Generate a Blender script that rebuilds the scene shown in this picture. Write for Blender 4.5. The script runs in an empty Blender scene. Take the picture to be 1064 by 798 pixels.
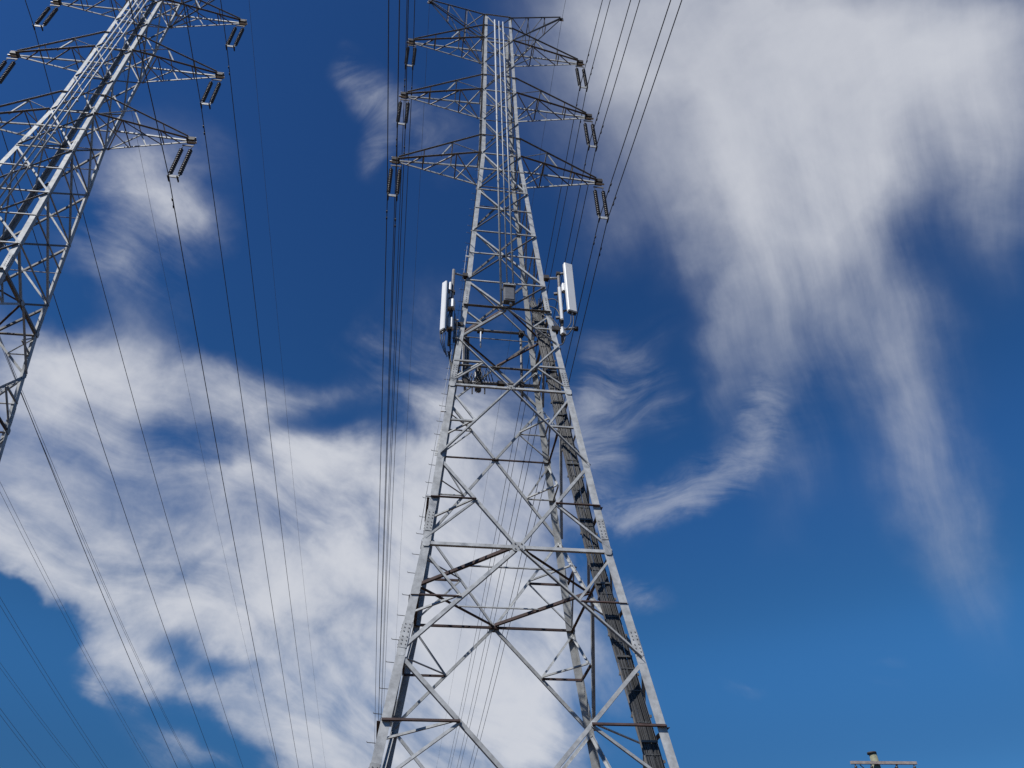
import bpy, math, random
from mathutils import Vector, Matrix

S = bpy.context.scene
COL = S.collection
R = math.radians
random.seed(7)

# ------------------------------------------------------------------ camera
cd = bpy.data.cameras.new('camera')
cam = bpy.data.objects.new('camera', cd)
COL.objects.link(cam)
right, up, fwd = (.99015, -.13853, -.02009), (-.07416, -.64081, .76411), (.11873, .75509, .64478)
m = Matrix(((right[0], up[0], -fwd[0], -3.059), (right[1], up[1], -fwd[1], -21.854),
            (right[2], up[2], -fwd[2], 1.604), (0, 0, 0, 1)))
cam.matrix_world = m
cd.sensor_fit = 'HORIZONTAL'
cd.sensor_width = 36
cd.lens = 27.282
cd.clip_start = .05
cd.clip_end = 20000
S.camera = cam

# ------------------------------------------------------------------ light, exposure
SUN_AZ = math.atan2(-.75, -.66)      # compass style: x = sin, y = cos
SUN_EL = R(47)
S.view_settings.view_transform = 'Standard'
S.view_settings.look = 'None'
S.view_settings.exposure = 0
S.view_settings.gamma = 1
S.view_settings.use_curve_mapping = False

sl = bpy.data.lights.new('sun', 'SUN')
sl.energy = 4.9
sl.angle = R(.5)
sl.color = (1, .975, .94)
sun = bpy.data.objects.new('sun', sl)
COL.objects.link(sun)
sd = Vector((math.sin(SUN_AZ) * math.cos(SUN_EL), math.cos(SUN_AZ) * math.cos(SUN_EL), math.sin(SUN_EL)))
sun.rotation_euler = sd.to_track_quat('Z', 'Y').to_euler()
sun.location = sd * 120

# ------------------------------------------------------------------ sky with clouds
# cloud patches: kind, centre and shape matrix in stereographic sky coordinates (zenith = origin), amount
CLOUDS = [
    ('V', 0.2044, 0.2258, 6.89, -2.32, 1.78, 8.25, 0.8),
    ('V', 0.2322, 0.2197, 12.01, -4.49, 2.35, 10.25, 0.35),
    ('V', 0.1053, 0.2331, 10.82, -2.32, 1.52, 9.23, 0.5),
    ('V', 0.332, 0.211, 12.9, -6.31, 3.36, 11.59, 0.5),
    ('V', 0.2305, 0.3273, 14.85, -4.53, 2.13, 8.57, 0.5),
    ('V', 0.3241, 0.3568, 16.37, -11.66, 3.66, 4.83, 0.46),
    ('V', 0.3145, 0.3969, 7.77, -4.41, 3.47, 5.71, 0.22),
    ('V', 0.2034, 0.3269, 15.52, -4.34, 2.8, 12.21, 0.3),
    ('V', 0.2791, 0.4387, 27.35, -7.9, 2.44, 8.05, 0.38),
    ('V', 0.2587, 0.1725, 12.11, -5.38, 4.93, 21.38, 0.45),
    ('V', 0.4193, 0.4894, 19.3, -14.81, 6.81, 6.57, 0.34),
    ('V', 0.1207, 0.3402, 24.07, -4.71, 4.24, 24.44, 0.35),
    ('V', 0.3244, 0.1745, 18.95, -9.84, 3.91, 14.54, 0.35),
    ('V', 0.1408, 0.194, 9.46, -2.63, 3.06, 17.15, 0.4),
    ('V', 0.274, 0.2825, 14.91, -8.5, 5.74, 11.8, 0.3),
    ('V', 0.2378, 0.4273, 45.3, -11.97, 2.88, 10.9, 0.35),
    ('V', 0.3519, 0.2345, 17.77, -8.64, 5.79, 18.37, 0.35),
    ('V', 0.3751, 0.2772, 21.44, -10.02, 5.98, 16.98, 0.25),
    ('W', 0.452, 0.5896, 22.9, -7.05, 12.13, 23.85, -0.4),
    ('L', -0.2417, 0.5194, 6.41, 2.15, -3.49, 7.65, 0.58),
    ('L', -0.0747, 0.5696, 5.93, -0.17, -0.1, 9.86, 0.7),
    ('L', -0.15, 0.6436, 4.93, 0.87, -2.54, 9.03, 0.62),
    ('L', 0.012, 0.6719, 5.91, -0.5, 0.28, 6.18, 0.7),
    ('L', -0.0502, 0.7527, 4.71, -0.29, -0.3, 10.49, 0.65),
    ('L', -0.2664, 0.4666, 12.17, 1.55, -2.17, 16.15, 0.45),
    ('L', -0.183, 0.3569, 14.01, -3.31, 4.29, 11.93, 0.62),
    ('L', -0.1655, 0.4477, 8.08, 0.47, -0.52, 11.84, 0.16),
    ('L', -0.2201, 0.4271, 23.75, 2.56, -2.84, 37.01, -0.3),
    ('L', -0.1088, 0.4708, 13.0, 0.11, -0.31, 34.18, 0.4),
    ('L', -0.2351, 0.6888, 20.47, -2.62, -0.24, 26.04, 0.85),
    ('L', -0.2655, 0.574, 7.42, 2.88, -10.34, 17.86, 0.5),
    ('L', 0.1049, 0.7293, 7.51, -0.93, 1.16, 9.41, 0.6),
    ('L', 0.0395, 0.5255, 8.45, -0.86, 1.21, 12.72, 0.5),
    ('L', -0.0067, 0.4271, 14.58, -1.0, 1.42, 18.36, 0.5),
    ('L', 0.1156, 0.6129, 12.49, -1.75, 1.81, 12.21, 0.5),
    ('L', 0.0666, 0.4568, 13.88, -1.75, 2.08, 16.49, 0.4),
    ('L', -0.188, 0.7395, 14.5, 5.53, -10.81, 20.37, 0.35),
    ('W', -0.0449, 0.2696, 35.11, -28.46, 21.45, 27.77, 0.42),
    ('W', -0.0607, 0.2516, 40.24, -38.75, 55.24, 62.31, 0.28),
    ('W', -0.0399, 0.3125, 46.14, -1.58, 3.62, 44.46, 0.34),
    ('W', 0.0007, 0.295, 17.42, 1.79, -2.18, 35.2, 0.35),
    ('W', 0.1767, 0.5545, 15.63, -0.66, 2.47, 36.68, 0.45),
    ('W', 0.2105, 0.5412, 12.76, -3.83, 14.41, 42.89, 0.5),
    ('W', 0.2457, 0.5134, 12.67, -9.97, 23.54, 27.58, 0.45),
    ('W', 0.267, 0.4817, 9.39, -19.71, 36.62, 15.93, 0.4),
    ('W', 0.2706, 0.4451, 41.32, -3.07, 1.18, 17.79, 0.38),
    ('W', 0.1546, 0.4388, 10.63, -13.07, 27.63, 22.05, 0.42),
    ('W', 0.1927, 0.4577, 19.81, -17.88, 18.19, 19.39, 0.3),
    ('W', 0.1378, 0.4845, 15.16, -18.03, 16.67, 13.9, 0.3),
    ('W', 0.2038, 0.616, 27.7, -0.17, 2.83, 51.11, 0.5),
    ('W', 0.3908, 0.6116, 23.15, 1.28, 1.59, 47.73, 0.3),
    ('W', 0.1326, 0.4218, 24.8, -17.57, 30.22, 42.62, 0.35),
    ('W', 0.1331, 0.5129, 17.96, -2.98, 2.44, 13.97, 0.4),
    ('W', 0.317, 0.233, 18.3, -16.36, 26.12, 32.47, 0.25),
    ('W', 0.3101, 0.6593, 40.02, -8.89, 22.37, 66.39, 0.3),
    ('L', -0.2986, 0.626, 9.53, 5.79, -25.81, 28.3, -0.8),
    ('L', -0.2727, 0.6769, 15.03, 9.78, -12.65, 13.92, -0.5),
    ('L', -0.3071, 0.6979, 10.31, 2.33, -8.0, 16.38, -0.7),
    ('L', -0.0616, 0.5041, 15.26, -4.48, 10.94, 37.14, -0.4),
    ('L', -0.1728, 0.6876, 16.92, 6.36, -23.64, 46.54, -0.45),
    ('L', -0.1183, 0.7014, 17.87, -4.21, 8.73, 68.71, -0.5),
    ('L', -0.1687, 0.7463, 13.25, 3.56, -19.78, 48.23, -0.8),
    ('L', -0.1822, 0.5114, 13.56, 5.39, -20.46, 41.76, -0.35),
    ('L', -0.1682, 0.6108, 14.46, -5.84, 20.68, 54.02, -0.4),
    ('L', -0.0842, 0.4525, 23.72, -0.17, 0.51, 34.43, -0.35),
    ('L', -0.1311, 0.4137, 16.98, 0.65, -0.11, 18.13, -0.45),
    ('L', -0.0973, 0.366, 19.39, 0.34, 0.55, 16.83, -0.3),
    ('L', -0.2471, 0.4083, 25.05, 3.44, -3.34, 38.22, -0.3),
]

WARP1, WARP2, SKY = .08, .03, .1
SKYTINT = [(0., (.12, .13, .12)), (.2, (.37, .53, .42)), (.36, (.59, .95, .76)), (.53, (.68, 1.12, 1.0)), (.85, (.76, 1.13, 1.10))]

W = bpy.data.worlds.new('World')
S.world = W
W.use_nodes = True
nt = W.node_tree
N, LK = nt.nodes, nt.links
N.clear()


def nd(kind, **kw):
    n = N.new(kind)
    for k, v in kw.items():
        setattr(n, k, v)
    return n


def put(sock, v):
    if isinstance(v, bpy.types.NodeSocket):
        LK.new(v, sock)
    else:
        sock.default_value = v


def mth(op, a, b=None, c=None, clamp=False):
    n = nd('ShaderNodeMath', operation=op, use_clamp=clamp)
    for i, v in enumerate((a, b, c)):
        if v is not None:
            put(n.inputs[i], v)
    return n.outputs[0]


def vec(op, a, b=None, scale=None):
    n = nd('ShaderNodeVectorMath', operation=op)
    put(n.inputs[0], a)
    if b is not None:
        put(n.inputs[1], b)
    if scale is not None:
        put(n.inputs['Scale'], scale)
    return n.outputs['Value'] if op in ('DOT_PRODUCT', 'LENGTH') else n.outputs[0]


def smooth(v, a, b, lo=0., hi=1.):
    n = nd('ShaderNodeMapRange', interpolation_type='SMOOTHSTEP')
    for i, x in enumerate((v, a, b, lo, hi)):
        put(n.inputs[i], x)
    return n.outputs[0]


def noise(v, scale, detail=6, rough=.55, dist=0.):
    n = nd('ShaderNodeTexNoise')
    put(n.inputs['Vector'], v)
    n.inputs['Scale'].default_value = scale
    n.inputs['Detail'].default_value = detail
    n.inputs['Roughness'].default_value = rough
    n.inputs['Distortion'].default_value = dist
    return n


def rot_scale(v, deg, sx, sy, off=0.):
    """along-streak coordinate times sx, across times sy"""
    c, s = math.cos(R(deg)), math.sin(R(deg))
    a = vec('DOT_PRODUCT', v, (c * sx, s * sx, 0))
    b = vec('DOT_PRODUCT', v, (-s * sy, c * sy, 0))
    n = nd('ShaderNodeCombineXYZ')
    put(n.inputs[0], a)
    put(n.inputs[1], b)
    n.inputs[2].default_value = off
    return n.outputs[0]


geo = nd('ShaderNodeTexCoord')
dirv = geo.outputs['Generated']
sx = nd('ShaderNodeSeparateXYZ')
put(sx.inputs[0], dirv)
zc = mth('MAXIMUM', sx.outputs[2], -.3)
inv = mth('DIVIDE', 1., mth('ADD', zc, 1.))
flat = vec('MULTIPLY', dirv, (1, 1, 0))
st = vec('SCALE', flat, scale=inv)
# domain warp: big billows, then fine fray
w1 = vec('SUBTRACT', noise(st, 5.5, 3, .5).outputs['Color'], (.5, .5, .5))
w2 = vec('SUBTRACT', noise(st, 22, 4, .6).outputs['Color'], (.5, .5, .5))
wst = vec('ADD', st, vec('SCALE', w1, scale=WARP1))
wst = vec('ADD', wst, vec('SCALE', w2, scale=WARP2))


def coverage(kind):
    tot = None
    for (k, cx, cy, a, b, c, d, w) in CLOUDS:
        if k != kind:
            continue
        q = vec('SUBTRACT', wst, (cx, cy, 0))
        u = vec('DOT_PRODUCT', q, (a, b, 0))
        v = vec('DOT_PRODUCT', q, (c, d, 0))
        r2 = mth('ADD', mth('MULTIPLY', u, u), mth('MULTIPLY', v, v))
        g = smooth(mth('SQRT', r2), 1.3, 0., 0., w)
        tot = g if tot is None else mth('ADD', tot, g)
    return mth('MINIMUM', tot, TOP[kind])


TOP = {'V': 1.15, 'L': .9, 'W': .75}
nV = noise(rot_scale(vec('ADD', st, vec('SCALE', w1, scale=.05)), 56, 3.0, 26., 1.3), 1., 7, .58, .12).outputs[0]
nV2 = noise(st, 8, 7, .6, .3).outputs[0]
nL = noise(rot_scale(vec('ADD', st, vec('SCALE', w1, scale=.08)), 30, 6.5, 13, 4.1), 1., 8, .57, .5).outputs[0]
nL2 = noise(st, 30, 6, .6, .6).outputs[0]
nW = noise(rot_scale(vec('ADD', st, vec('SCALE', w1, scale=.12)), -22, 8, 30, 7.7), 1., 8, .62, .7).outputs[0]

def density(kind, *parts):
    """patch coverage frayed by noise, the fraying dying out where there is no patch"""
    c = coverage(kind)
    tot = None
    for nz, k in parts:
        q = mth('MULTIPLY', mth('SUBTRACT', nz, .5), k)
        tot = q if tot is None else mth('ADD', tot, q)
    return mth('ADD', c, mth('MULTIPLY', tot, smooth(c, 0., .45)))


dV = density('V', (nV, smooth(vec('LENGTH', st), .28, .42, .25, .85)), (nV2, .9))
dL = density('L', (nL, 2.2), (nL2, .35), (nV2, 1.0))
dW = density('W', (nW, 2.2), (nL2, .5))
aV = smooth(dV, .0, 1.5, 0., .93)
aL = smooth(dL, .03, 1.3, 0., .94)
aW = smooth(dW, .04, 1.25, 0., .52)
one = lambda a: mth('SUBTRACT', 1., a)
alpha = one(mth('MULTIPLY', mth('MULTIPLY', one(aV), one(aL)), one(aW)))

sky = nd('ShaderNodeTexSky', sky_type='NISHITA', sun_disc=False, sun_elevation=SUN_EL, sun_rotation=SUN_AZ % (2 * math.pi),
         altitude=0, air_density=.5, dust_density=0, ozone_density=6.0)
# clear, deep blue dry-air sky: contrast of the air, then its tint by elevation
gm = nd('ShaderNodeGamma')
put(gm.inputs[0], vec('SCALE', sky.outputs[0], scale=.1))
gm.inputs[1].default_value = 1.434
tint = nd('ShaderNodeValToRGB')
cr = tint.color_ramp
cr.interpolation = 'EASE'
put(tint.inputs[0], sx.outputs[2])
for k, (p, c) in enumerate(SKYTINT):
    e = cr.elements[k] if k < 2 else cr.elements.new(p)
    e.position = p
    e.color = (*c, 1)
hs = nd('ShaderNodeVectorMath', operation='MULTIPLY')
put(hs.inputs[0], vec('SCALE', gm.outputs[0], scale=30.))
put(hs.inputs[1], tint.outputs[0])
bg1 = nd('ShaderNodeBackground')
put(bg1.inputs[0], hs.outputs[0])
bg1.inputs[1].default_value = SKY
bg2 = nd('ShaderNodeBackground')
shade = nd('ShaderNodeMix', data_type='RGBA')
put(shade.inputs['Factor'], smooth(mth('ADD', mth('MULTIPLY', alpha, .75), mth('MULTIPLY', noise(wst, 10, 6, .55).outputs[0], .6)), .25, 1.05))
shade.inputs['A'].default_value = (.44, .48, .57, 1)
shade.inputs['B'].default_value = (.64, .66, .715, 1)
put(bg2.inputs[0], shade.outputs['Result'])
bg2.inputs[1].default_value = 1.
mx = nd('ShaderNodeMixShader')
put(mx.inputs[0], alpha)
put(mx.inputs[1], bg1.outputs[0])
put(mx.inputs[2], bg2.outputs[0])
out = nd('ShaderNodeOutputWorld')
LK.new(mx.outputs[0], out.inputs[0])

# ------------------------------------------------------------------ materials
def material(name, col, rough=.5, metal=0., var=.15, scale=6., spec=.5, bump=0., col2=None, rnd=0.):
    mt = bpy.data.materials.new(name)
    mt.use_nodes = True
    t = mt.node_tree
    b = t.nodes['Principled BSDF']
    b.inputs['Roughness'].default_value = rough
    b.inputs['Metallic'].default_value = metal
    b.inputs['Specular IOR Level'].default_value = spec
    tc = t.nodes.new('ShaderNodeTexCoord')
    nz = t.nodes.new('ShaderNodeTexNoise')
    nz.inputs['Scale'].default_value = scale
    nz.inputs['Detail'].default_value = 6
    nz.inputs['Roughness'].default_value = .62
    t.links.new(tc.outputs['Object'], nz.inputs['Vector'])
    rp = t.nodes.new('ShaderNodeValToRGB')
    rp.color_ramp.elements[0].position = .32
    rp.color_ramp.elements[1].position = .7
    c2 = col2 or tuple(min(1, c * (1 + var)) for c in col)
    rp.color_ramp.elements[0].color = (*[c * (1 - var) for c in col], 1)
    rp.color_ramp.elements[1].color = (*c2, 1)
    t.links.new(nz.outputs[0], rp.inputs[0])
    if rnd:
        oi = t.nodes.new('ShaderNodeObjectInfo')
        mr = t.nodes.new('ShaderNodeMapRange')
        mr.inputs['To Min'].default_value = 1 - rnd
        mr.inputs['To Max'].default_value = 1 + rnd
        t.links.new(oi.outputs['Random'], mr.inputs[0])
        vm = t.nodes.new('ShaderNodeVectorMath')
        vm.operation = 'SCALE'
        t.links.new(rp.outputs[0], vm.inputs[0])
        t.links.new(mr.outputs[0], vm.inputs['Scale'])
        t.links.new(vm.outputs[0], b.inputs['Base Color'])
    else:
        t.links.new(rp.outputs[0], b.inputs['Base Color'])
    if bump:
        bp = t.nodes.new('ShaderNodeBump')
        bp.inputs['Strength'].default_value = bump
        t.links.new(nz.outputs[0], bp.inputs['Height'])
        t.links.new(bp.outputs[0], b.inputs['Normal'])
    return mt


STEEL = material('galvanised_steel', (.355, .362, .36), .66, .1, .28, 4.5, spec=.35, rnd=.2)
STEEL_DULL_SHADED = material('dull_shaded_galvanised_steel', (.15, .142, .135), .62, .15, .28, 5, rnd=.25)  # dull small parts; on chords and lacing, underside shade painted as darker steel
STEEL_BROWN_SHADE = material('brown_shaded_steel', (.068, .042, .037), .75, .05, .35, 6, rnd=.25)  # shaded undersides with reddish ground bounce, painted as the struts' base colour
BOLT = material('bolt_steel', (.12, .115, .11), .6, .3, .3, 9)
FITTING = material('forged_fitting_steel', (.05, .044, .04), .65, .2, .25, 7)
YOKE = material('bright_galvanised_plate', (.66, .66, .64), .5, .1, .1, 5)
GLAZE = material('brown_glazed_porcelain', (.05, .04, .036), .4, 0, .2, 4)
ALU = material('weathered_conductor_aluminium', (.075, .078, .085), .6, .2, .2, .5)
WIRE_FAR = material('dull_aluminium_strand', (.16, .17, .19), .6, .2, .2, .5)
RADOME = material('white_radome_plastic', (.66, .665, .66), .5, 0, .05, 2)
ANT_BACK = material('antenna_back_plate', (.10, .10, .105), .55, .2, .2, 6)
BOXGREY = material('equipment_box_grey', (.13, .133, .138), .5, .1, .2, 7)
CABLE = material('coaxial_cable_jacket', (.04, .041, .043), .5, 0, .3, 3, rnd=.6)
CLIP = material('cable_hanger_steel', (.13, .13, .125), .5, .3, .3, 9)
PIPE = material('painted_pipe_grey', (.36, .37, .37), .55, .1, .18, 5)
PIPE_DARK = material('dull_mount_pipe', (.17, .165, .165), .55, .3, .3, 8)
TIMBER = material('treated_pole_timber', (.24, .24, .165), .85, 0, .25, 12, .2)
TIMBER_ARM = material('weathered_crossarm_timber', (.31, .26, .235), .85, 0, .25, 10, .2)
CONCRETE = material('footing_concrete', (.33, .32, .30), .9, 0, .15, 5, .3, .2)
EARTH = material('dry_grass_and_earth', (.062, .036, .026), .95, 0, .3, .35, .1, .3, (.085, .06, .034))


# ------------------------------------------------------------------ mesh building
class MB:
    def __init__(self):
        self.v, self.f, self.mi, self.sm = [], [], [], []

    def face(self, idx, mi=0, sm=False):
        self.f.append(idx)
        self.mi.append(mi)
        self.sm.append(sm)

    def prism(self, rings, mi=0, sm=False, cap=True, closed=True):
        n = len(rings[0])
        b = len(self.v)
        for r in rings:
            self.v += [tuple(p) for p in r]
        for k in range(len(rings) - 1):
            for i in range(n if closed else n - 1):
                j = (i + 1) % n
                self.face((b + k * n + i, b + k * n + j, b + (k + 1) * n + j, b + (k + 1) * n + i), mi, sm)
        if cap:
            self.face(tuple(b + i for i in range(n))[::-1], mi)
            e = b + (len(rings) - 1) * n
            self.face(tuple(e + i for i in range(n)), mi)
        return self

    def angle(self, p0, p1, u, v, w1, w2=None, t=.01, mi=0):
        """rolled steel angle from p0 to p1, heel on the line, flanges along u and v"""
        w2 = w1 if w2 is None else w2
        d = (p1 - p0).normalized()
        u = (u - d * u.dot(d)).normalized()
        v = (v - d * v.dot(d) - u * v.dot(u)).normalized()
        pr = [(0, 0), (w1, 0), (w1, t), (t, t), (t, w2), (0, w2)]
        return self.prism([[p + u * a + v * b for a, b in pr] for p in (p0, p1)], mi)

    def tube(self, pts, r, n=8, mi=0, cap=True):
        pts = [Vector(p) for p in pts]
        rs = r if isinstance(r, (list, tuple)) else [r] * len(pts)
        rings = []
        ref = None
        for i, p in enumerate(pts):
            d = (pts[min(i + 1, len(pts) - 1)] - pts[max(i - 1, 0)]).normalized()
            if ref is None:
                ref = Vector((0, 0, 1)) if abs(d.z) < .9 else Vector((1, 0, 0))
            a = (ref - d * ref.dot(d)).normalized()
            b = d.cross(a)
            ref = a
            rings.append([p + (a * math.cos(2 * math.pi * k / n) + b * math.sin(2 * math.pi * k / n)) * rs[i] for k in range(n)])
        return self.prism(rings, mi, True, cap)

    def box(self, c, size, rot=None, mi=0, bev=0.):
        c = Vector(c)
        x, y, z = [s / 2 for s in size]
        rot = rot or Matrix.Identity(3)
        if bev:
            prof = [(-x + bev, -y), (x - bev, -y), (x, -y + bev), (x, y - bev), (x - bev, y), (-x + bev, y), (-x, y - bev), (-x, -y + bev)]
            k = bev * .6
            rings = []
            for zz, sc in ((-z, k), (-z + k, 0), (z - k, 0), (z, k)):
                rings.append([c + rot @ Vector((px - math.copysign(sc, px), py - math.copysign(sc, py), zz)) for px, py in prof])
        else:
            prof = [(-x, -y), (x, -y), (x, y), (-x, y)]
            rings = [[c + rot @ Vector((px, py, zz)) for px, py in prof] for zz in (-z, z)]
        return self.prism(rings, mi)

    def lathe(self, p0, axis, prof, n=12, mi=0):
        axis = Vector(axis).normalized()
        a = axis.orthogonal().normalized()
        b = axis.cross(a)
        p0 = Vector(p0)
        rings = [[p0 + axis * h + (a * math.cos(2 * math.pi * k / n) + b * math.sin(2 * math.pi * k / n)) * r for k in range(n)] for h, r in prof]
        return self.prism(rings, mi, True)

    def bolts(self, c, u, v, nrm, grid, r=.022, h=.02, mi=1):
        for a, b in grid:
            p = c + u * a + v * b
            self.prism([[p + (u * math.cos(k * math.pi / 3) + v * math.sin(k * math.pi / 3)) * r + nrm * q for k in range(6)] for q in (-.002, h)], mi)

    def build(self, name, mats, parent=None, loc=None):
        me = bpy.data.meshes.new(name)
        me.from_pydata(self.v, [], self.f)
        mats = mats if isinstance(mats, (list, tuple)) else [mats]
        for q in mats:
            me.materials.append(q)
        me.polygons.foreach_set('material_index', self.mi)
        me.polygons.foreach_set('use_smooth', self.sm)
        me.update()
        o = bpy.data.objects.new(name, me)
        COL.objects.link(o)
        if parent:
            o.parent = parent
        if loc:
            o.location = loc
        return o


def empty(name, loc=(0, 0, 0), parent=None):
    o = bpy.data.objects.new(name, None)
    o.empty_display_size = .3
    COL.objects.link(o)
    o.location = loc
    if parent:
        o.parent = parent
    return o


def tag(o, label, cat, group=None):
    o['label'] = label
    o['category'] = cat
    if group:
        o['group'] = group
    return o


def copy_tree(o, parent=None, skip=()):
    c = o.copy()
    COL.objects.link(c)
    c.parent = parent
    for ch in list(o.children):
        if ch.name.split('.')[0] not in skip:
            copy_tree(ch, c, skip)
    return c


V = Vector

# ------------------------------------------------------------------ ground
g = MB()
NG = 24
for i in range(NG + 1):
    for j in range(NG + 1):
        q = lambda k: math.copysign((abs(k / NG * 2 - 1)) ** 2 * 3000, k / NG * 2 - 1)
        g.v.append((q(i), q(j), 0.))
for i in range(NG):
    for j in range(NG):
        a = i * (NG + 1) + j
        g.face((a, a + NG + 1, a + NG + 2, a + 1))
gr = g.build('ground', EARTH)
gr['kind'] = 'structure'

# ------------------------------------------------------------------ pylon
KZ = [48.38, 33.68, 22.51, 12.0, 8.85, 0.0]
KX = [.764, .921, 1.642, 2.636, 3.095, 4.385]
KY = [.760, .930, 1.667, 2.754, 3.081, 4.000]


def lerp_tab(z, tab):
    for i in range(len(KZ) - 1):
        if z >= KZ[i + 1] or i == len(KZ) - 2:
            t = (z - KZ[i]) / (KZ[i + 1] - KZ[i])
            return tab[i] + (tab[i + 1] - tab[i]) * t


hx = lambda z: lerp_tab(z, KX)
hy = lambda z: lerp_tab(z, KY)
LEGW = lambda z: .15 + .075 * min(1, max(0, (46 - z) / 36))

FACES = {  # name: point(s, z), outward normal
    'near': (lambda s, z: V((s * hx(z), -hy(z), z)), V((0, -1, .09))),
    'far': (lambda s, z: V((s * hx(z), hy(z), z)), V((0, 1, .09))),
    'right': (lambda s, z: V((hx(z), s * hy(z), z)), V((1, 0, .09))),
    'left': (lambda s, z: V((-hx(z), s * hy(z), z)), V((-1, 0, .09))),
}


def member(p0, p1, n, w, style='flat', off=0., t=.009, inset=0.):
    d = (p1 - p0).normalized()
    n = (n - d * n.dot(d)).normalized()
    u = n.cross(d)
    if u.z < -1e-4 or (abs(u.z) <= 1e-4 and u.x < 0):
        u = -u
    s = n * off - u * w / 2
    a, b = p0 + d * inset + s, p1 - d * inset + s
    return MB().angle(a, b, u, -n if style == 'flat' else n, w, w, t)


A_, B_, C_, D_, E_, F_, G_, H_ = 22.51, 20.64, 18.27, 15.14, 12.0, 8.85, 5.55, 2.3
K1, K2, K3 = 30.51, 27.32, 24.02
UP = [48.38, 45.45, 42.52, 39.59, 36.64, 33.68]


def plate(parent, c, n, w, h, grid=None, t=.012, mat=STEEL):
    n = n.normalized()
    u = V((0, 0, 1)).cross(n).normalized()
    v = n.cross(u)
    m_ = MB()
    m_.prism([[c + u * a * w / 2 + v * b * h / 2 + n * q for a, b in ((-1, -.62), (-.62, -1), (.62, -1), (1, -.62), (1, .62), (.62, 1), (-.62, 1), (-1, .62))] for q in (0, t)])
    if grid:
        m_.bolts(c + n * t, u, v, n, grid)
    return m_.build('gusset_plate', [mat, BOLT], parent)


def k_panel(fc, P, n, zt, zl, zb, wd, wr, st1, st2, hips):
    ct, cb = P(0, zt), P(0, zb) if zb is not None else None
    for s in (-1, 1):
        l = P(s, zl)
        member(ct, l, n, wd, st1 if not isinstance(st1, tuple) else st1[(s + 1) // 2], .012 + .004 * s, inset=.08).build('diagonal_brace', STEEL, fc)
        m1 = (ct + l) / 2
        zm = m1.z
        member(P(s, zm), m1, n, wr, 'out' if zt < 13 else 'flat', -.02).build('secondary_brace', STEEL_BROWN_SHADE if zt < 13 else STEEL, fc)
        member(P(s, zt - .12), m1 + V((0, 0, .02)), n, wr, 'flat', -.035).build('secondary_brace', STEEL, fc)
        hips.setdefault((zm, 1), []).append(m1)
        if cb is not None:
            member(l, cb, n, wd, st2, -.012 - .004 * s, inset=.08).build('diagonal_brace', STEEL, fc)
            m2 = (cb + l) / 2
            member(P(s, m2.z), m2, n, wr * 1.15, 'out' if zt < 19 else 'flat', .03).build('secondary_brace', STEEL_BROWN_SHADE if zt < 19 else STEEL, fc)
            member(P(s, zb + .12), m2 - V((0, 0, .02)), n, wr, 'flat', .02).build('secondary_brace', STEEL, fc)


def crossarm(root, sg, zb, zt, L, ztip):
    """four chord arm tapering to a tip plate"""
    arm = empty('crossarm', parent=root)
    tip = V((sg * L, 0, ztip))
    ex = V((sg, 0, 0))
    ch = {}
    for sy in (-1, 1):
        b0, b1 = V((sg * hx(zb), sy * hy(zb), zb)), tip + V((-sg * .16, sy * .1, 0))
        t0, t1 = V((sg * hx(zt), sy * hy(zt), zt)), tip + V((-sg * .2, sy * .1, .17))
        ch[sy] = (b0, b1, t0, t1)
        upv, o = V((0, 0, 1)), V((0, sy, 0))
        if sy < 0:
            MB().angle(b0, b1, upv, o, .095, .10, .01).build('arm_chord', STEEL_DULL_SHADED, arm)  # near chords carry their underside shade in the colour
            MB().angle(t0, t1, upv, o, .08, .09, .01).build('arm_chord', STEEL_DULL_SHADED, arm)
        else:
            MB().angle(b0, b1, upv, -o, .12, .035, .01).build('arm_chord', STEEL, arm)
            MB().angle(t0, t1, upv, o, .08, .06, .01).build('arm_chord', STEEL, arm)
    at = lambda sy, lo, s: ch[sy][0 if lo else 2].lerp(ch[sy][1 if lo else 3], s)
    dn = V((0, 0, -1))

    def br(p, q, n=dn, st='flat', w=.055, mat=STEEL, off=-.02):
        member(p, q, n, w, st, off, .007).build('arm_brace', mat, arm)
    br(at(-1, 1, .30), at(1, 1, .30), mat=STEEL_DULL_SHADED)
    br(at(-1, 1, .70), at(1, 1, .70), mat=STEEL_DULL_SHADED)
    br(at(-1, 1, .03), at(1, 1, .29), off=.03)
    br(at(-1, 1, .29), at(1, 1, .03), off=-.06)
    br(at(-1, 1, .32), at(1, 1, .68), mat=STEEL_DULL_SHADED, off=.0)
    br(at(-1, 1, .72), at(1, 1, .90), mat=STEEL_DULL_SHADED, off=.0)
    for sy in (-1, 1):
        n = V((0, sy, 0))
        br(at(sy, 0, .36), at(sy, 1, .02), n, 'out', .045, off=.0)
        br(at(sy, 0, .36), at(sy, 1, .49), n, 'flat', .06, STEEL, off=.012)
    br(at(-1, 0, .36), at(1, 0, .36), w=.05)
    br(at(-1, 0, .70), at(1, 0, .70), w=.05)
    m_ = MB().box(tip + V((-sg * .06, 0, .06)), (.36, .26, .22), mi=0)
    m_.box(tip + V((sg * .10, 0, .185)), (.1, .2, .03), mi=1)
    m_.box(tip + V((sg * .02, 0, -.075)), (.4, .1, .035), mi=1)
    m_.build('tip_plate', [FITTING, YOKE], arm)
    return arm


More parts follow.
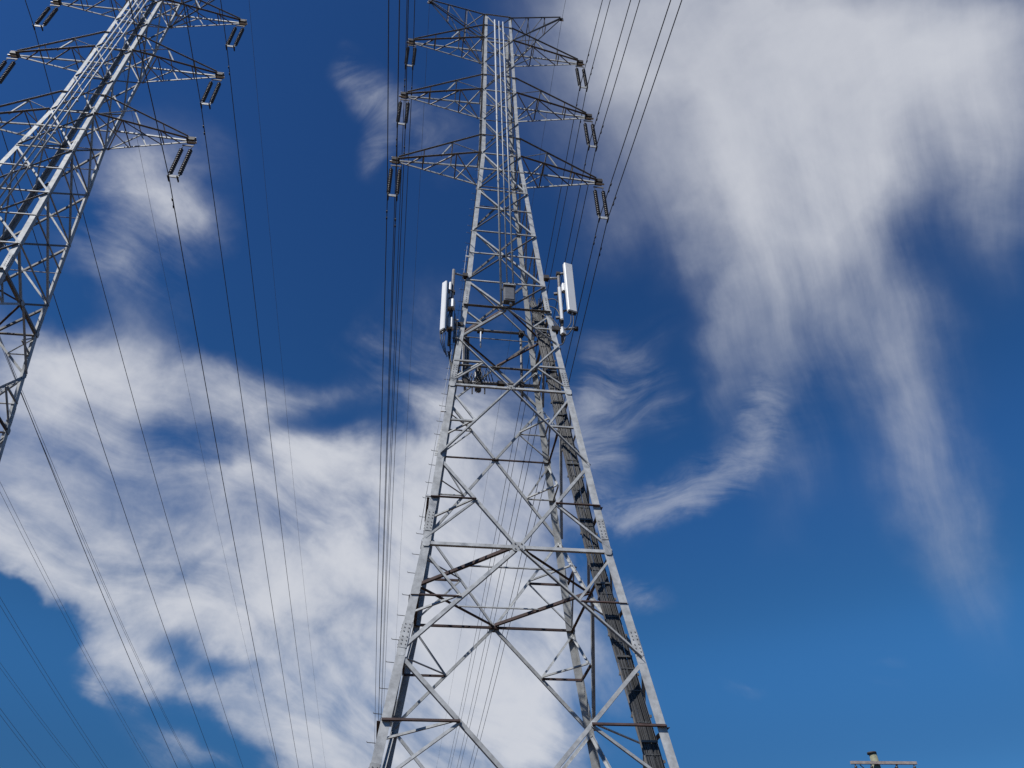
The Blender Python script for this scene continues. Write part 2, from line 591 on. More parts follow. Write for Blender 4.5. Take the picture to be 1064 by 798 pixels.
def horn(root, sg):
    arm = empty('earth_wire_arm', parent=root)
    tip = V((sg * 4.163, 0, 50.85))
    ch = {}
    for sy in (-1, 1):
        t0, b0 = V((sg * hx(48.3), sy * hy(48.3), 48.3)), V((sg * hx(45.45), sy * hy(45.45), 45.45))
        e = tip + V((-sg * .1, sy * .07, 0))
        ch[sy] = (b0, e - V((0, 0, .1)), t0, e)
        o = V((0, sy, 0))
        MB().angle(t0, e, V((0, 0, 1)), o if sy < 0 else -o, .085, .085, .009).build('arm_chord', STEEL_DULL_SHADED, arm)
        MB().angle(b0, e - V((0, 0, .1)), V((0, 0, 1)), o if sy < 0 else -o, .075, .075, .009).build('arm_chord', STEEL_DULL_SHADED, arm)
    at = lambda sy, lo, s: ch[sy][0 if lo else 2].lerp(ch[sy][1 if lo else 3], s)
    for sy in (-1, 1):
        n = V((0, sy, 0))
        for a, b in ((.33, .33), (.66, .66), (.30, .03), (.62, .36)):
            member(at(sy, 0, a), at(sy, 1, b), n, .05, 'out' if sy < 0 else 'flat', 0, .007).build('arm_brace', STEEL_DULL_SHADED, arm)
    for s in (.35, .68):
        member(at(-1, 1, s), at(1, 1, s), V((0, 0, -1)), .05, 'flat', -.02, .007).build('arm_brace', STEEL, arm)
        member(at(-1, 0, s), at(1, 0, s), V((0, 0, -1)), .05, 'flat', -.02, .007).build('arm_brace', STEEL_DULL_SHADED, arm)
    member(at(-1, 0, .03), at(1, 0, .33), V((0, 0, -1)), .05, 'flat', -.06, .007).build('arm_brace', STEEL_DULL_SHADED, arm)
    m_ = MB().box(tip + V((-sg * .02, 0, -.05)), (.22, .16, .12))
    m_.box(tip + V((sg * .06, 0, -.14)), (.12, .08, .1), mi=1)
    m_.build('tip_plate', [FITTING, YOKE], arm)
    return arm


pylon = empty('lattice_pylon')
tag(pylon, 'tall grey lattice pylon with white phone antennas mounted halfway up', 'pylon', 'lattice pylons of the power line')

# legs
LZ = [48.45, 45, 40, 36, 33.68, 30, 26, 22.51, 20, 16, 12.0, 8.85, 5, 0.25]
for sx_ in (-1, 1):
    for sy_ in (-1, 1):
        rings = []
        for z in LZ:
            w, t = LEGW(z), .014
            c = V((sx_ * (hx(z) + .012), sy_ * (hy(z) + .012), z))
            rings.append([c + V((-sx_ * a, -sy_ * b, 0)) for a, b in ((0, 0), (w, 0), (w, t), (t, t), (t, w), (0, w))])
        leg = MB().prism(rings).build('leg', STEEL, pylon)
        # bolted splices
        for zs in (30.9, 23.0, 18.9, 12.75, 9.3, 5.9):
            c = V((sx_ * (hx(zs) + .014), sy_ * (hy(zs) + .014), zs))
            w = LEGW(zs)
            du = V((sx_ * (hx(zs - .5) - hx(zs + .5)), sy_ * (hy(zs - .5) - hy(zs + .5)), -1)).normalized()
            m_ = MB()
            for hd, nr in ((V((-sx_, 0, 0)), V((0, sy_, 0))), (V((0, -sy_, 0)), V((sx_, 0, 0)))):
                q = c + hd * (w * .5) + nr * .001
                hd2 = (hd - du * hd.dot(du)).normalized()
                nn = hd2.cross(du)
                if nn.dot(nr) < 0:
                    nn = -nn
                m_.prism([[q + hd2 * a * w * .44 + du * b * .36 + nn * k for a, b in ((-1, -1), (1, -1), (1, 1), (-1, 1))] for k in (0, .012)])
                m_.bolts(q + nn * .012, hd2, du, nn, [(a * w * .24, b) for b in (-.27, -.17, -.07, .07, .17, .27) for a in ((-1, 1) if zs < 20 else (0,))], r=.016, h=.012)
            m_.build('splice_plate', [STEEL, BOLT], leg)
        if (sx_, sy_) == (-1, -1):
            z, k = 3.0, 0
            while z < 33:
                c = V((-hx(z) - .02, -hy(z) + (.05 if k % 2 else .13), z))
                MB().tube([c, c + V((-.19, -.01, .01)), c + V((-.20, -.01, .04))], .009, 6).build('step_bolt', STEEL_DULL_SHADED, leg)
                z += .62
                k += 1
        foot = MB()
        foot.box((sx_ * 4.40, sy_ * 4.01, .16), (.9, .9, .34), bev=.05)
        foot.build('footing', CONCRETE, pylon)

# four braced faces
hips_all = {}
for fname, (P, n) in FACES.items():
    fc = empty('lattice_face', parent=pylon)
    near = fname == 'near'
    for a, b in zip(UP[:-1], UP[1:]):
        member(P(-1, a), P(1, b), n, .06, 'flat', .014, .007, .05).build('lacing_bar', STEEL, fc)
        member(P(1, a), P(-1, b), n, .06, 'out', -.004, .007, .05).build('lacing_bar', STEEL_DULL_SHADED, fc)  # darker copy of the steel, shade painted into this bar direction
    for z in (47.0, 45.45, 41.14, 39.59, 35.23, 33.68):
        member(P(-1, z), P(1, z), n, .055, 'out' if z in (47.0, 41.14, 35.23) else 'flat', .022, .007).build('horizontal_strut', STEEL, fc)
    member(P(-1, 48.36), P(1, 48.36), n, .08, 'out', .02, .008).build('horizontal_strut', STEEL, fc)
    for a, b, w in ((33.68, K1, .075), (K1, K2, .075), (K2, K3, .08)):
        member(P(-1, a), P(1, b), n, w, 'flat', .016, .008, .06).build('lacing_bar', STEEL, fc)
        member(P(1, a), P(-1, b), n, w, 'out', -.004, .008, .06).build('lacing_bar', STEEL_DULL_SHADED, fc)
        for z in (b, a + (b - a) * hx(a) / (hx(a) + hx(b))):
            for s in (-1, 1):
                member(P(s, z), P(0, z), n, .05, 'flat', .04, .007).build('horizontal_strut', STEEL, fc)
    for s in (-1, 1):
        member(P(s, K3), P(0, A_), n, .08, 'flat' if s < 0 else 'out', .012, .008, .06).build('diagonal_brace', STEEL if s < 0 else STEEL_DULL_SHADED, fc)
    hips = {}
    member(P(-1, A_), P(1, A_), n, .11, 'out' if near else 'flat', .02, .01).build('horizontal_strut', STEEL_DULL_SHADED, fc)
    member(P(-1, C_), P(1, C_), n, .075, 'flat', .02).build('horizontal_strut', STEEL if near else STEEL_BROWN_SHADE, fc)  # struts off the near face get the painted brown shade
    member(P(-1, E_), P(1, E_), n, .095, 'flat', .022).build('horizontal_strut', STEEL if near else STEEL_BROWN_SHADE, fc)
    member(P(-1, G_), P(1, G_), n, .1, 'flat', .022).build('horizontal_strut', STEEL if near else STEEL_BROWN_SHADE, fc)
    k_panel(fc, P, n, A_, B_, C_, .085, .055, ('flat', 'out'), 'out', hips)
    k_panel(fc, P, n, C_, D_, E_, .09, .06, 'out', 'flat', hips)
    k_panel(fc, P, n, E_, F_, G_, .10, .065, ('flat', 'out'), 'flat', hips)
    k_panel(fc, P, n, G_, .5, None, .11, .07, 'flat', 'flat', hips)
    for z, w, grid in ((A_, .3, 0), (C_, .26, 1), (E_, .34, 1), (G_, .36, 1)):
        gd = [(a, b) for a in (-.09, .09) for b in (-.08, .08)] + [(0, 0)] if grid else None
        plate(fc, P(0, z) + n * .035, n, w, w * .85, gd)
        for s in (-1, 1):
            plate(fc, P(s * .965, z) + n * .03, n, .2, .24, None)
    for z in (B_, D_, F_):
        for s in (-1, 1):
            plate(fc, P(s * .97, z) + n * .005, n, .18, .22, None)

# plan bracing and corner ties
pb = empty('plan_bracing', parent=pylon)
dn = V((0, 0, -1))
for z, w in ((A_, .07), (E_, .09), (G_, .09)):
    c = [V((0, -hy(z), z)), V((hx(z), 0, z)), V((0, hy(z), z)), V((-hx(z), 0, z))]
    for i in range(4):
        member(c[i], c[(i + 1) % 4], dn, w, 'flat', -.03, inset=.05).build('plan_brace', STEEL_BROWN_SHADE, pb)
    if z < 20:
        for sy_ in (-1, 1):
            member(V((-hx(z) / 2, sy_ * hy(z) / 2, z)), V((hx(z) / 2, sy_ * hy(z) / 2, z)), dn, .055, 'flat', -.06).build('plan_tie', STEEL, pb)
for zt, zl in ((C_, D_), (E_, D_), (E_, F_), (G_, F_), (C_, B_)):
    z = (zt + zl) / 2
    s = .5 * (hx(zl) / hx(z))
    for sx_ in (-1, 1):
        for sy_ in (-1, 1):
            p = V((sx_ * hx(z) * s, sy_ * hy(z), z))
            q = V((sx_ * hx(z), sy_ * hy(z) * s, z))
            member(p, q, dn, .055, 'flat', -.03, inset=.03).build('corner_tie', STEEL, pb)

for sg in (-1, 1):
    for zb, zt, L in ((45.45, 47.0, 4.984), (39.59, 41.14, 4.994), (33.68, 35.23, 5.0)):
        crossarm(pylon, sg, zb, zt, L, zb - .04)
    horn(pylon, sg)

# the three long conduits down the near face
for (x, r, z0, y0, z1, y1) in ((-.23, .045, 47.5, -.92, 22.6, -1.80), (.015, .028, 47.4, -.93, 23.5, -1.78), (.255, .034, 47.4, -.92, 23.1, -1.78)):
    m_ = MB().tube([(x, y0, z0), (x - .005, y1, z1)], r, 10)
    for k in range(1, 9):
        t = k / 9
        m_.box((x, y0 + (y1 - y0) * t + .03, z0 + (z1 - z0) * t), (r * 2.6, .1, .06))
    m_.build('conduit_pipe', PIPE, pylon)
# climbing safety cable beside the leg with steps
pts = [V((-hx(z) - .13, -hy(z) - .02, z)) for z in (26.2, 22.51, 18, 12.4)]
m_ = MB().tube(pts, .007, 6)
for z in (25.5, 21.2, 17, 13.6):
    p = V((-hx(z) - .07, -hy(z) - .01, z))
    m_.box(p, (.16, .05, .05), mi=1)
m_.build('climbing_cable', [STEEL, YOKE], pylon)

# second pylon, same build, one line further left
LTX, LTY, LTZ, LTR = -19.261, .153, -.063, -.0161
pylon2 = copy_tree(pylon, skip=('climbing_cable', 'step_bolt'))
pylon2.location = (LTX, LTY, LTZ)
pylon2.rotation_euler = (0, 0, LTR)
pylon2['label'] = 'grey lattice pylon cut off by the left picture edge, carrying no antennas'

# ------------------------------------------------------------------ insulators
LS = 2.9


def insulator_set():
    r = empty('insulator_set')
    m_ = MB()
    for s in (-1, 1):
        x = s * .2
        m_.tube([(x, 0, .34), (x, 0, .04)], .018, 6)
    m_.box((0, 0, .30), (.5, .04, .07), mi=1)
    m_.build('hanger_plate', [FITTING, STEEL_DULL_SHADED], r)
    for s in (-1, 1):
        x = s * .2
        prof = [(0, .03)]
        nd_ = 13
        for k in range(nd_):
            h = .05 + k * .145
            prof += [(h, .058), (h + .02, .088), (h + .055, .098), (h + .065, .062), (h + .12, .058)]
        prof += [(.05 + nd_ * .145, .03), (.05 + nd_ * .145 + .06, .045), (.05 + nd_ * .145 + .1, .03)]
        MB().lathe((x, 0, .02), (0, 0, -1), prof, 12).build('insulator_string', GLAZE, r)
    m_ = MB().prism([[V((a, y, b)) for a, b in ((-.23, -2.0), (.23, -2.0), (.21, -2.16), (-.21, -2.13))] for y in (-.02, .02)])
    m_.build('yoke_plate', STEEL, r)
    for s in (-1, 1):
        x = s * .2
        m_ = MB().tube([(x, 0, -2.12), (x, 0, -2.22)], .02, 6)
        m_.tube([(x, -.16, -2.24), (x, -.08, -2.215), (x, .08, -2.215), (x, .16, -2.24)], [.03, .042, .042, .03], 8)
        m_.build('suspension_clamp', FITTING, r)
    return r


ARMS = [('topmost', 45.45, 4.984), ('middle', 39.59, 4.994), ('lowest', 33.68, 5.0)]
proto = None
for base, tname, sides in ((None, 'the antenna pylon', (1, -1)), ((LTX, LTY, LTZ), 'the pylon at the left edge', (1, -1))):
    for sg in sides:
        for nm, zb, L in ARMS:
            if base and sg == -1 and nm == 'lowest':
                continue
            o = proto = insulator_set() if proto is None else proto
            if o.get('label'):
                o = copy_tree(proto)
            o.location = V((sg * (L - .1), 0, zb - .04 - .68)) + (V(base) if base else V())
            if base:
                o.location.y += sg * (L - .1) * LTR
            o.rotation_euler = (R(random.uniform(-1.2, 1.2)), R(random.uniform(-.8, .8)), LTR if base else 0)
            tag(o, 'twin brown insulator strings under the %s %s arm of %s' % (nm, 'right' if sg > 0 else 'left', tname), 'insulator',
                'insulator strings under the pylon arms')

# ------------------------------------------------------------------ wires
CC = 4 * 11 / 320 ** 2


def damper(m_, p, d):
    d = d.normalized()
    m_.tube([p, p + V((0, 0, -.07))], .012, 6, 1)
    q = p + V((0, 0, -.08))
    m_.tube([q - d * .2, q + d * .2], .008, 6, 1)
    for s in (-1, 1):
        m_.tube([q + d * s * .12, q + d * s * .24], .036, 8, 1)


def wire(att, near, far, r, label, group, mat=ALU, ynear=110., yfar=310., dampers=(), name='conductor_wire', cat='power line'):
    att = V(att)

    def pt(y):
        kx, mm = far if y > 0 else near
        a = abs(y)
        return V((kx * y, y, -mm * a + CC * a * a))
    ys = []
    k = 44
    for i in range(k, 0, -1):
        ys.append(-ynear * (i / k) ** 1.5)
    ys += [-.2, .2] if False else [0.]
    for i in range(1, 60):
        ys.append(yfar * (i / 59) ** 1.4)
    o = MB().tube([pt(y) for y in ys], r, 7).build(name, mat, loc=att)
    tag(o, label, cat, group)
    for y in dampers:
        m_ = MB()
        d = pt(y + .1) - pt(y - .1)
        damper(m_, pt(y), d)
        m_.build('vibration_damper', [FITTING, FITTING], o)
    return o


RN, RF = (-.029, .037), (.0100, .1275)
LN_, LF = (.0174, -.077), (-.0012, .0437)
for sg, nr, fr in ((1, RN, RF), (-1, LN_, LF)):
    for nm, zb, L in ARMS:
        for o in (-1, 1):
            x = sg * (L - .1) + o * .2
            side = 'right' if sg > 0 else 'left'
            wire((x, 0, zb - LS), nr, fr, .021,
                 '%s wire of the dark pair hung from the %s %s arm of the antenna pylon' % ('right' if o > 0 else 'left', nm, side),
                 'twin conductors of the antenna pylon', dampers=(-1.5 + .35 * o, 1.4 + .3 * o) if sg > 0 else (1.1 + .2 * o,))
for sg in (1, -1):
    wire((sg * 4.163, 0, 50.68), (0, .05), (.007, .15 if sg > 0 else .11), .010,
         'thin earth wire from the top %s tip of the antenna pylon' % ('right' if sg > 0 else 'left'), 'thin earth wires over the pylons', WIRE_FAR, name='earth_wire')
for sg in (1, -1):
    for nm, zb, L in ARMS:
        side = 'right' if sg > 0 else 'left'
        wire((LTX + sg * (L - .1) - .2, LTY + sg * L * LTR, zb - LS + LTZ), (-.02, .04), (.0065, .150), .021,
             'single dark wire hung from the %s %s arm of the pylon at the left edge' % (nm, side), 'single conductors of the pylon at the left edge',
             dampers=(1.2,) if sg > 0 else (1.3,))
    wire((LTX + sg * 4.163, LTY, 50.68 + LTZ), (0, .05), (.007, .15), .010,
         'thin earth wire from the top %s tip of the pylon at the left edge' % side, 'thin earth wires over the pylons', WIRE_FAR, name='earth_wire')
# wires of a third line, further left than the picture shows
T3 = -42.
FARG = 'wires of a farther line crossing the lower left corner'
T3S = [('topmost', 1, 45.45, 4.884), ('second', 1, 39.59, 4.894), ('third', 1, 33.68, 4.9), ('fourth', -1, 45.45, 4.884)]
for nm, sg, zb, L in T3S:
    for o in (-1, 1):
        wire((T3 + sg * L + o * .2, 0, zb - LS), (0, .04), (.007, .15), .014,
             '%s wire of the %s faint pair crossing the lower left corner' % ('upper' if o > 0 else 'lower', nm), FARG, WIRE_FAR, 20.)
wire((T3 + 4.163, 0, 50.9), (0, .05), (.007, .15), .018, 'thin wire running close beside the leftmost pylon wire, upper right of its pair', FARG, WIRE_FAR, 20.)
wire((T3 + 3.95, 0, 50.9), (0, .05), (.007, .15), .018, 'thin wire running close beside the leftmost pylon wire, lower left of its pair', FARG, WIRE_FAR, 20.)

# ------------------------------------------------------------------ phone antennas and mounts
def rz(deg):
    return Matrix.Rotation(R(deg), 3, 'Z')


def panel_antenna(base, w, d, h, yaw, label, back=False, conn=3, tilt=0):
    o = empty('panel_antenna', base)
    q = rz(yaw) @ Matrix.Rotation(R(tilt), 3, 'X')
    MB().box(q @ V((0, 0, h / 2)), (w, d, h), q, bev=.03).build('radome', RADOME, o)
    MB().box(q @ V((0, d * .5 + .012, h / 2)), (w * .86, .026, h * .97), q).build('back_plate', ANT_BACK, o)
    MB().box(q @ V((0, 0, -.022)), (w * .93, d * .9, .05), q).build('end_cap', BOXGREY, o)
    for k in range(conn):
        x = (k - (conn - 1) / 2) * w * .3
        m_ = MB().tube([q @ V((x, .0, -.03)), q @ V((x, 0, -.13))], .03, 8)
        m_.build('connector', YOKE if k % 2 else FITTING, o)
    for z in (h * .12, h * .86):
        m_ = MB().box(q @ V((0, d * .5 + .09, z)), (.1, .15, .08), q)
        m_.build('bracket', STEEL_DULL_SHADED, o)
    tag(o, label, 'antenna', 'white phone antennas on the pylon')
    return o


panel_antenna((2.41, -2.0, 22.30), .36, .17, 2.66, 14, 'broad white antenna panel standing out right of the pylon')
panel_antenna((2.03, -1.86, 21.9), .30, .12, 1.75, 78, 'slim white antenna seen edge on, between the leg and the broad right panel', conn=2)
panel_antenna((-2.37, -2.2, 20.62), .24, .13, 2.46, -48, 'long white antenna panel hung left of the pylon leg')
panel_antenna((-2.17, -1.99, 22.5), .10, .07, .85, -30, 'thin short white antenna stick behind the left panel, above the small box', conn=1)
panel_antenna((-1.22, 1.98, 22.0), .30, .16, 2.3, 172, 'dark backed antenna inside the pylon, left end of the pipe frame', conn=3)
panel_antenna((-.70, 1.98, 21.5), .26, .14, 1.15, 186, 'short dark backed antenna low inside the pylon beside the longer one', conn=2)


def radio(loc, size, yaw, label):
    o = empty('radio_unit', loc)
    q = rz(yaw)
    m_ = MB().box((0, 0, 0), size, q, bev=.025)
    m_.build('housing', RADOME, o)
    m_ = MB()
    for k in range(6):
        m_.box(q @ V(((k - 2.5) * size[0] * .14, size[1] / 2 + .02, 0)), (.012, .05, size[2] * .85), q)
    m_.build('cooling_fins', BOXGREY, o)
    for k in (-1, 1):
        MB().tube([q @ V((k * .06, 0, -size[2] / 2)), q @ V((k * .06, 0, -size[2] / 2 - .1))], .022, 8).build('connector', FITTING, o)
    tag(o, label, 'radio unit')


o = empty('cable_tray', (-1.95, -1.96, 20.3))
for k_ in range(5):
    MB().tube([(-.03 + .028 * k_, .02 * (k_ % 2), 0), (-.02 + .028 * k_, .02 * (k_ % 2), 1.6 - .15 * k_)], .012, 6).build('coaxial_cable', CABLE, o)
for z_ in (.25, .7, 1.15):
    MB().box((.03, .03, z_), (.2, .04, .05)).build('clamp', STEEL, o)
tag(o, 'short run of black cables clamped beside the left antenna pipe', 'cables')
radio((-2.14, -2.0, 22.12), (.32, .24, .42), -20, 'small white radio box behind the left antenna panel')
radio((-2.13, -1.98, 21.15), (.28, .22, .5), -25, 'narrow box low on the left antenna pipe, under the small white one')
radio((2.21, -1.88, 23.72), (.16, .16, .42), 10, 'small white box clipped to the left side of the broad right panel')
radio((2.05, -1.8, 21.45), (.2, .16, .34), 30, 'white radio box at the foot of the slim right antenna')


def mount(name, tubes, label, clamps=()):
    o = empty(name, tubes[0][1][0])
    b = V(tubes[0][1][0])
    for nm, pts, r, mat in tubes:
        MB().tube([V(p) - b for p in pts], r, 10).build(nm, mat, o)
    for c, s in clamps:
        MB().box(V(c) - b, s).build('clamp', FITTING, o)
    tag(o, label, 'antenna mount')
    return o


mount('antenna_mount', [
    ('upright_pipe', [(-2.06, -1.9, 24.15), (-2.12, -1.9, 20.2)], .06, PIPE_DARK),
    ('strut', [(-2.06, -1.88, 24.0), (-1.55, -1.58, 24.2)], .04, PIPE),
    ('strut', [(-2.10, -1.88, 21.3), (-1.74, -1.74, 21.36)], .045, PIPE),
    ('strut', [(-2.06, -1.95, 22.9), (-2.3, -2.1, 22.85)], .035, PIPE_DARK),
    ('strut', [(-2.10, -1.95, 21.0), (-2.3, -2.1, 20.95)], .035, PIPE_DARK)],
    'pipe mount holding the left antenna panel off the pylon leg',
    [((-1.6, -1.6, 24.2), (.2, .2, .16)), ((-1.76, -1.75, 21.36), (.24, .22, .16)), ((-2.06, -1.9, 22.9), (.16, .16, .1)), ((-2.11, -1.9, 21.0), (.16, .16, .1))])
mount('antenna_mount', [
    ('upright_pipe', [(2.09, -1.68, 24.8), (2.03, -1.68, 21.0)], .055, PIPE_DARK),
    ('strut', [(1.55, -1.58, 24.5), (2.09, -1.66, 24.5)], .05, PIPE),
    ('strut', [(2.09, -1.68, 24.72), (2.36, -1.86, 24.62)], .045, PIPE_DARK),
    ('strut', [(1.74, -1.74, 21.55), (2.62, -1.78, 21.7)], .05, PIPE),
    ('strut', [(2.05, -1.70, 22.55), (2.36, -1.86, 22.6)], .04, PIPE_DARK)],
    'pipe mount holding the two right antennas off the pylon leg',
    [((1.60, -1.6, 24.5), (.2, .2, .18)), ((1.76, -1.74, 21.55), (.26, .24, .2)), ((2.09, -1.68, 24.72), (.18, .16, .12)), ((2.06, -1.70, 22.55), (.18, .16, .12)),
     ((2.56, -1.78, 21.66), (.14, .14, .12))])
mount('antenna_mount', [
    ('rail', [(-1.42, 1.62, 24.48), (1.14, 1.62, 24.49)], .06, PIPE_DARK),
    ('rail', [(-1.84, 1.76, 21.68), (1.70, 1.76, 21.75)], .07, PIPE_DARK),
    ('upright_pipe', [(1.08, 1.72, 24.7), (1.04, 1.72, 20.9)], .055, PIPE_DARK),
    ('upright_pipe', [(-1.24, 1.80, 24.6), (-1.24, 1.80, 21.3)], .05, PIPE_DARK),
    ('upright_pipe', [(-.70, 1.84, 22.6), (-.70, 1.84, 21.3)], .045, PIPE_DARK),
    ('whip', [(-.65, 1.55, 24.42), (-.65, 1.55, 23.45)], .03, RADOME)],
    'dark pipe frame across the inside of the pylon, behind the near bracing',
    [((-.66, 1.6, 24.45), (.26, .2, .16)), ((1.08, 1.66, 24.48), (.2, .2, .2)), ((-1.24, 1.7, 24.48), (.18, .2, .18)), ((-1.24, 1.78, 21.69), (.22, .2, .2)),
     ((-.70, 1.8, 21.7), (.26, .22, .2)), ((.2, 1.74, 21.72), (.3, .2, .16)), ((1.04, 1.74, 21.74), (.2, .2, .2)), ((-1.4, 1.6, 24.48), (.2, .2, .14)), ((1.12, 1.6, 24.49), (.2, .2, .14)),
     ((-.95, 1.76, 21.35), (.05, .05, .5)), ((-.45, 1.76, 21.4), (.05, .05, .5))])

# grey box at the foot of the conduits
o = empty('equipment_box', (.065, -1.86, 22.66))
MB().box((0, 0, .39), (.43, .24, .78), bev=.015).build('cabinet', BOXGREY, o)
MB().box((0, -.132, .39), (.35, .02, .66), bev=.008).build('cover', BOXGREY, o)
MB().box((0, -.03, .80), (.49, .34, .05)).build('rain_hood', PIPE, o)
MB().tube([(-.05, 0, .82), (-.05, 0, .95)], .05, 10).build('gland', RADOME, o)
MB().tube([(.05, 0, 0), (.05, 0, -.12)], .06, 10).build('gland', YOKE, o)
tag(o, 'dark grey box at the foot of the three conduits on the near face', 'equipment box')

# ------------------------------------------------------------------ cable ladder down the right leg
lad = empty('cable_ladder', (3.9, -3.8, .3))
lb = V((3.9, -3.8, .3))


def lad_pt(z, a, dep=0.):
    return V((hx(z) - .43 + a, -hy(z) + .24 + dep, z)) - lb


zs = [22.9 - .3 * k for k in range(76)]
for k in range(24):
    lay = k % 2
    a0 = -.165 + .325 * k / 23 + (.010 if k > 14 else -.010)
    ph, fr_, am = random.uniform(0, 6.28), random.uniform(1.3, 2.6), random.uniform(.004, .009)
    pts = [lad_pt(z, a0 + am * math.sin(z * fr_ + ph), lay * .034 + am * math.cos(z * fr_ * 1.3 + ph)) for z in zs]
    # fan out at the head of the ladder
    head = [lad_pt(23.1 + .06 * (k % 3), a0 * 1.15, .02), lad_pt(23.35 + .1 * (k % 4), a0 * 1.3 + (.12 if k > 14 else -.05), -.03 + .1 * lay)]
    MB().tube(head[::-1] + pts, .0155, 6).build('coaxial_cable', CABLE, lad)
z = 22.7
i = 0
while z > .5:
    # staggered snap-in hangers that hold the cables in bunches
    hang = MB()
    for k in range(9):
        hang.box(lad_pt(z - .004 * (k % 2), -.155 + .0385 * k, -.024), (.022, .012, .024))
    hang.box(lad_pt(z - .01, 0, -.014), (.33, .01, .016))
    hang.build('hanger_row', CLIP, lad)
    z -= random.uniform(.55, .8)
z = 22.2
while z > .6:
    m_ = MB().angle(lad_pt(z, -.24, .065), lad_pt(z, .28, .065), V((0, 0, 1)), V((0, 1, 0)), .06, .06, .008)
    m_.build('rung', STEEL_DULL_SHADED, lad)
    z -= 1.05
z = 21.6
while z > .6:
    m_ = MB().box(lad_pt(z, .0, -.04), (.40, .03, .05))
    m_.build('clamp_bar', CLIP, lad)
    z -= 2.1
for a in (-.2, .2):
    MB().angle(lad_pt(22.9, a, .06), lad_pt(12.0, a, .06), V((1, 0, 0)), V((0, 1, 0)), .03, .05, .006).build('rail', STEEL_DULL_SHADED, lad)
    MB().angle(lad_pt(11.99, a, .06), lad_pt(8.85, a, .06), V((1, 0, 0)), V((0, 1, 0)), .03, .05, .006).build('rail', STEEL_DULL_SHADED, lad)
    MB().angle(lad_pt(8.84, a, .06), lad_pt(.4, a, .06), V((1, 0, 0)), V((0, 1, 0)), .03, .05, .006).build('rail', STEEL_DULL_SHADED, lad)
tag(lad, 'dark band of coaxial cables on a ladder running down inside the right pylon leg', 'cable ladder')

# jumper cables between the ladder head, the antennas and the far corner
jb = V((1.3, -1.4, 22.9))
j = empty('jumper_cables', jb)
runs = [
    [(1.25, -1.35, 22.9), (1.6, -1.7, 22.3), (2.0, -1.85, 21.5), (2.3, -1.95, 21.7), (2.36, -2.0, 22.2)],
    [(1.3, -1.35, 22.8), (1.7, -1.7, 22.0), (2.1, -1.8, 21.25), (2.4, -1.95, 21.6), (2.44, -2.0, 22.2)],
    [(1.2, -1.35, 23.0), (1.6, -1.62, 22.9), (1.9, -1.75, 22.6), (2.0, -1.85, 21.9), (2.03, -1.86, 21.8)],
    [(1.28, -1.3, 23.2), (1.75, -1.65, 23.3), (2.05, -1.72, 22.9), (2.08, -1.75, 22.0), (2.04, -1.8, 21.6)],
    [(1.1, -1.2, 22.7), (1.5, -1.5, 21.6), (1.9, -1.75, 20.8), (2.1, -1.8, 21.1), (2.06, -1.8, 21.3)],
]
for p in runs:
    q = [V(a) for a in p]
    sm = []
    for i in range(len(q) - 1):
        p0, p1, p2, p3 = q[max(i - 1, 0)], q[i], q[i + 1], q[min(i + 2, len(q) - 1)]
        for t in (0, .2, .4, .6, .8):
            sm.append(.5 * ((2 * p1) + (p2 - p0) * t + (2 * p0 - 5 * p1 + 4 * p2 - p3) * t * t + (3 * p1 - p0 - 3 * p2 + p3) * t ** 3))
    sm.append(q[-1])
    MB().tube([a - jb for a in sm], .02, 7).build('jumper_cable', CABLE, j)
tag(j, 'black jumper cables looping from the ladder head to the right antennas', 'cables')
jb = V((-2.2, -2.0, 20.5))
j = empty('jumper_cables', jb)
for k, dx in enumerate((-.10, .0, .09)):
    q = [V((-2.37 + dx, -2.2, 20.5)), V((-2.36 + dx * .6, -2.15, 20.1)), V((-2.22 + dx * .5, -2.0, 19.75 - .1 * k)), V((-2.12 + dx * .3, -1.92, 19.9)),
         V((-2.0 + dx * .3, -1.88, 19.2)), V((-1.98 + dx * .2, -1.95, 18.6)), V((-2.06 + dx * .2, -2.0, 18.0))]
    MB().tube([a - jb for a in q], .014, 7).build('jumper_cable', CABLE, j)
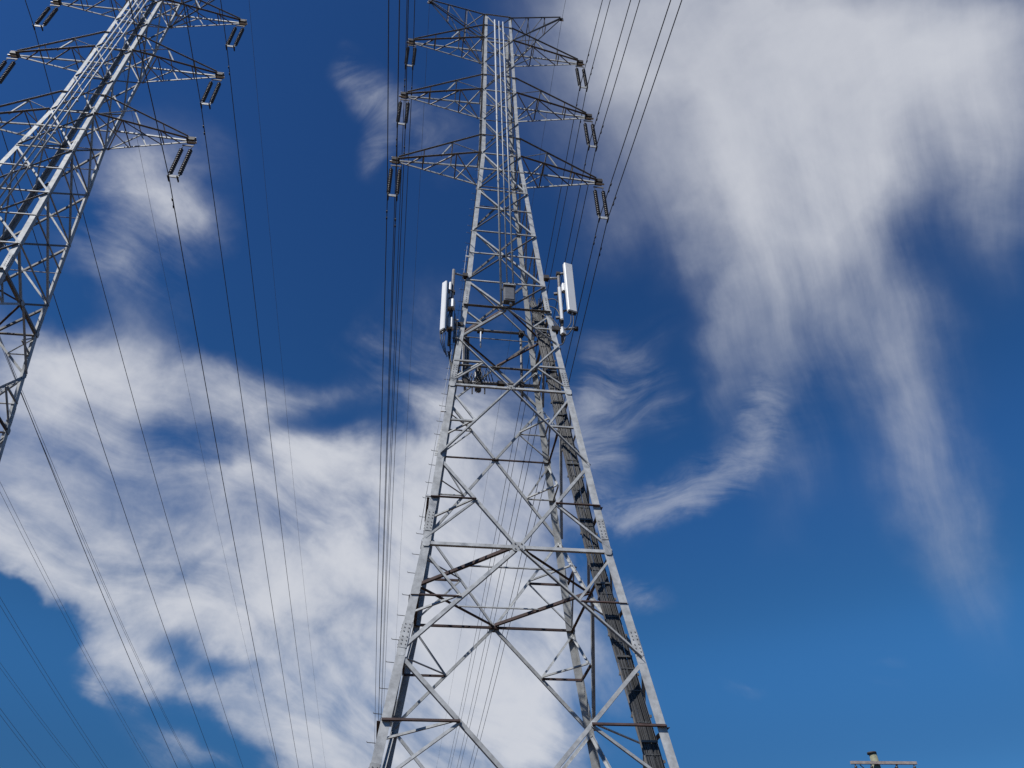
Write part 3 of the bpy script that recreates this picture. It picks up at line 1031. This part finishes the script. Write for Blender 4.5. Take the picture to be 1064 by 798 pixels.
for k in range(2):
    q = [V((-2.14 + .1 * k, -2.0, 21.85)), V((-2.2 + .1 * k, -2.02, 21.5)), V((-2.16 + .05 * k, -1.98, 20.7)), V((-2.06, -1.9, 19.9))]
    MB().tube([a - jb for a in q], .02, 7).build('jumper_cable', CABLE, j)
tag(j, 'black jumper cables hanging below the left antenna panel', 'cables')
jb = V((-1.0, 1.8, 21.8))
j = empty('jumper_cables', jb)
for k in range(7):
    x = -1.35 + .12 * k
    q = [V((x, 1.9 + .03 * (k % 3), 21.95 + .2 * (k % 2))), V((x + .05, 1.85, 21.6)), V((x + .22, 1.7, 21.62 + .05 * k)), V((x + .36, 1.66, 22.1 + .06 * k)), V((x + .5, 1.66, 21.75))]
    MB().tube([a - jb for a in q], .022, 7).build('jumper_cable', CABLE, j)
tag(j, 'tangle of black cables around the low rail inside the pylon', 'cables')

# ------------------------------------------------------------------ timber pole at the lower right
up_ = empty('utility_pole', (14.84, 7.17, -.02))
MB().tube([(0, 0, -.2), (0, 0, 4), (0, 0, 9.52)], [.2, .17, .14], 16).build('pole', TIMBER, up_)
MB().tube([(-.03, 0, 9.52), (-.03, 0, 9.58)], .17, 16).build('pole_cap', FITTING, up_)
a_, b_ = V((-1.0, .12, 9.19)), V((1.42, -.20, 9.13))
dd = (b_ - a_).normalized()
sd_ = V((dd.y, -dd.x, 0)).normalized()
m_ = MB()
prf = [(-.045, -.048), (.045, -.048), (.045, .048), (-.045, .048)]
m_.prism([[p + sd_ * (u + .19) + V((0, 0, 1)) * v for u, v in prf] for p in (a_, b_)])
m_.build('crossarm', TIMBER_ARM, up_)
for s in (-1, 1):
    MB().angle(V((0, -.17, 8.35)), V((s * .72, -.17 - .13 * s * .5, 9.1)), V((0, 0, 1)), V((0, -1, 0)), .04, .04, .006).build('brace', FITTING, up_)
for t in (.06, .3, .68, .95):
    p = a_.lerp(b_, t) + sd_ * .19
    m_ = MB().lathe(p + V((0, 0, -.06)), (0, 0, -1), [(0, .02), (.05, .02), (.06, .05), (.1, .055), (.12, .04), (.15, .05), (.19, .03)], 12)
    m_.build('insulator', GLAZE, up_)
tag(up_, 'weathered timber utility pole with one crossarm at the lower right', 'utility pole')
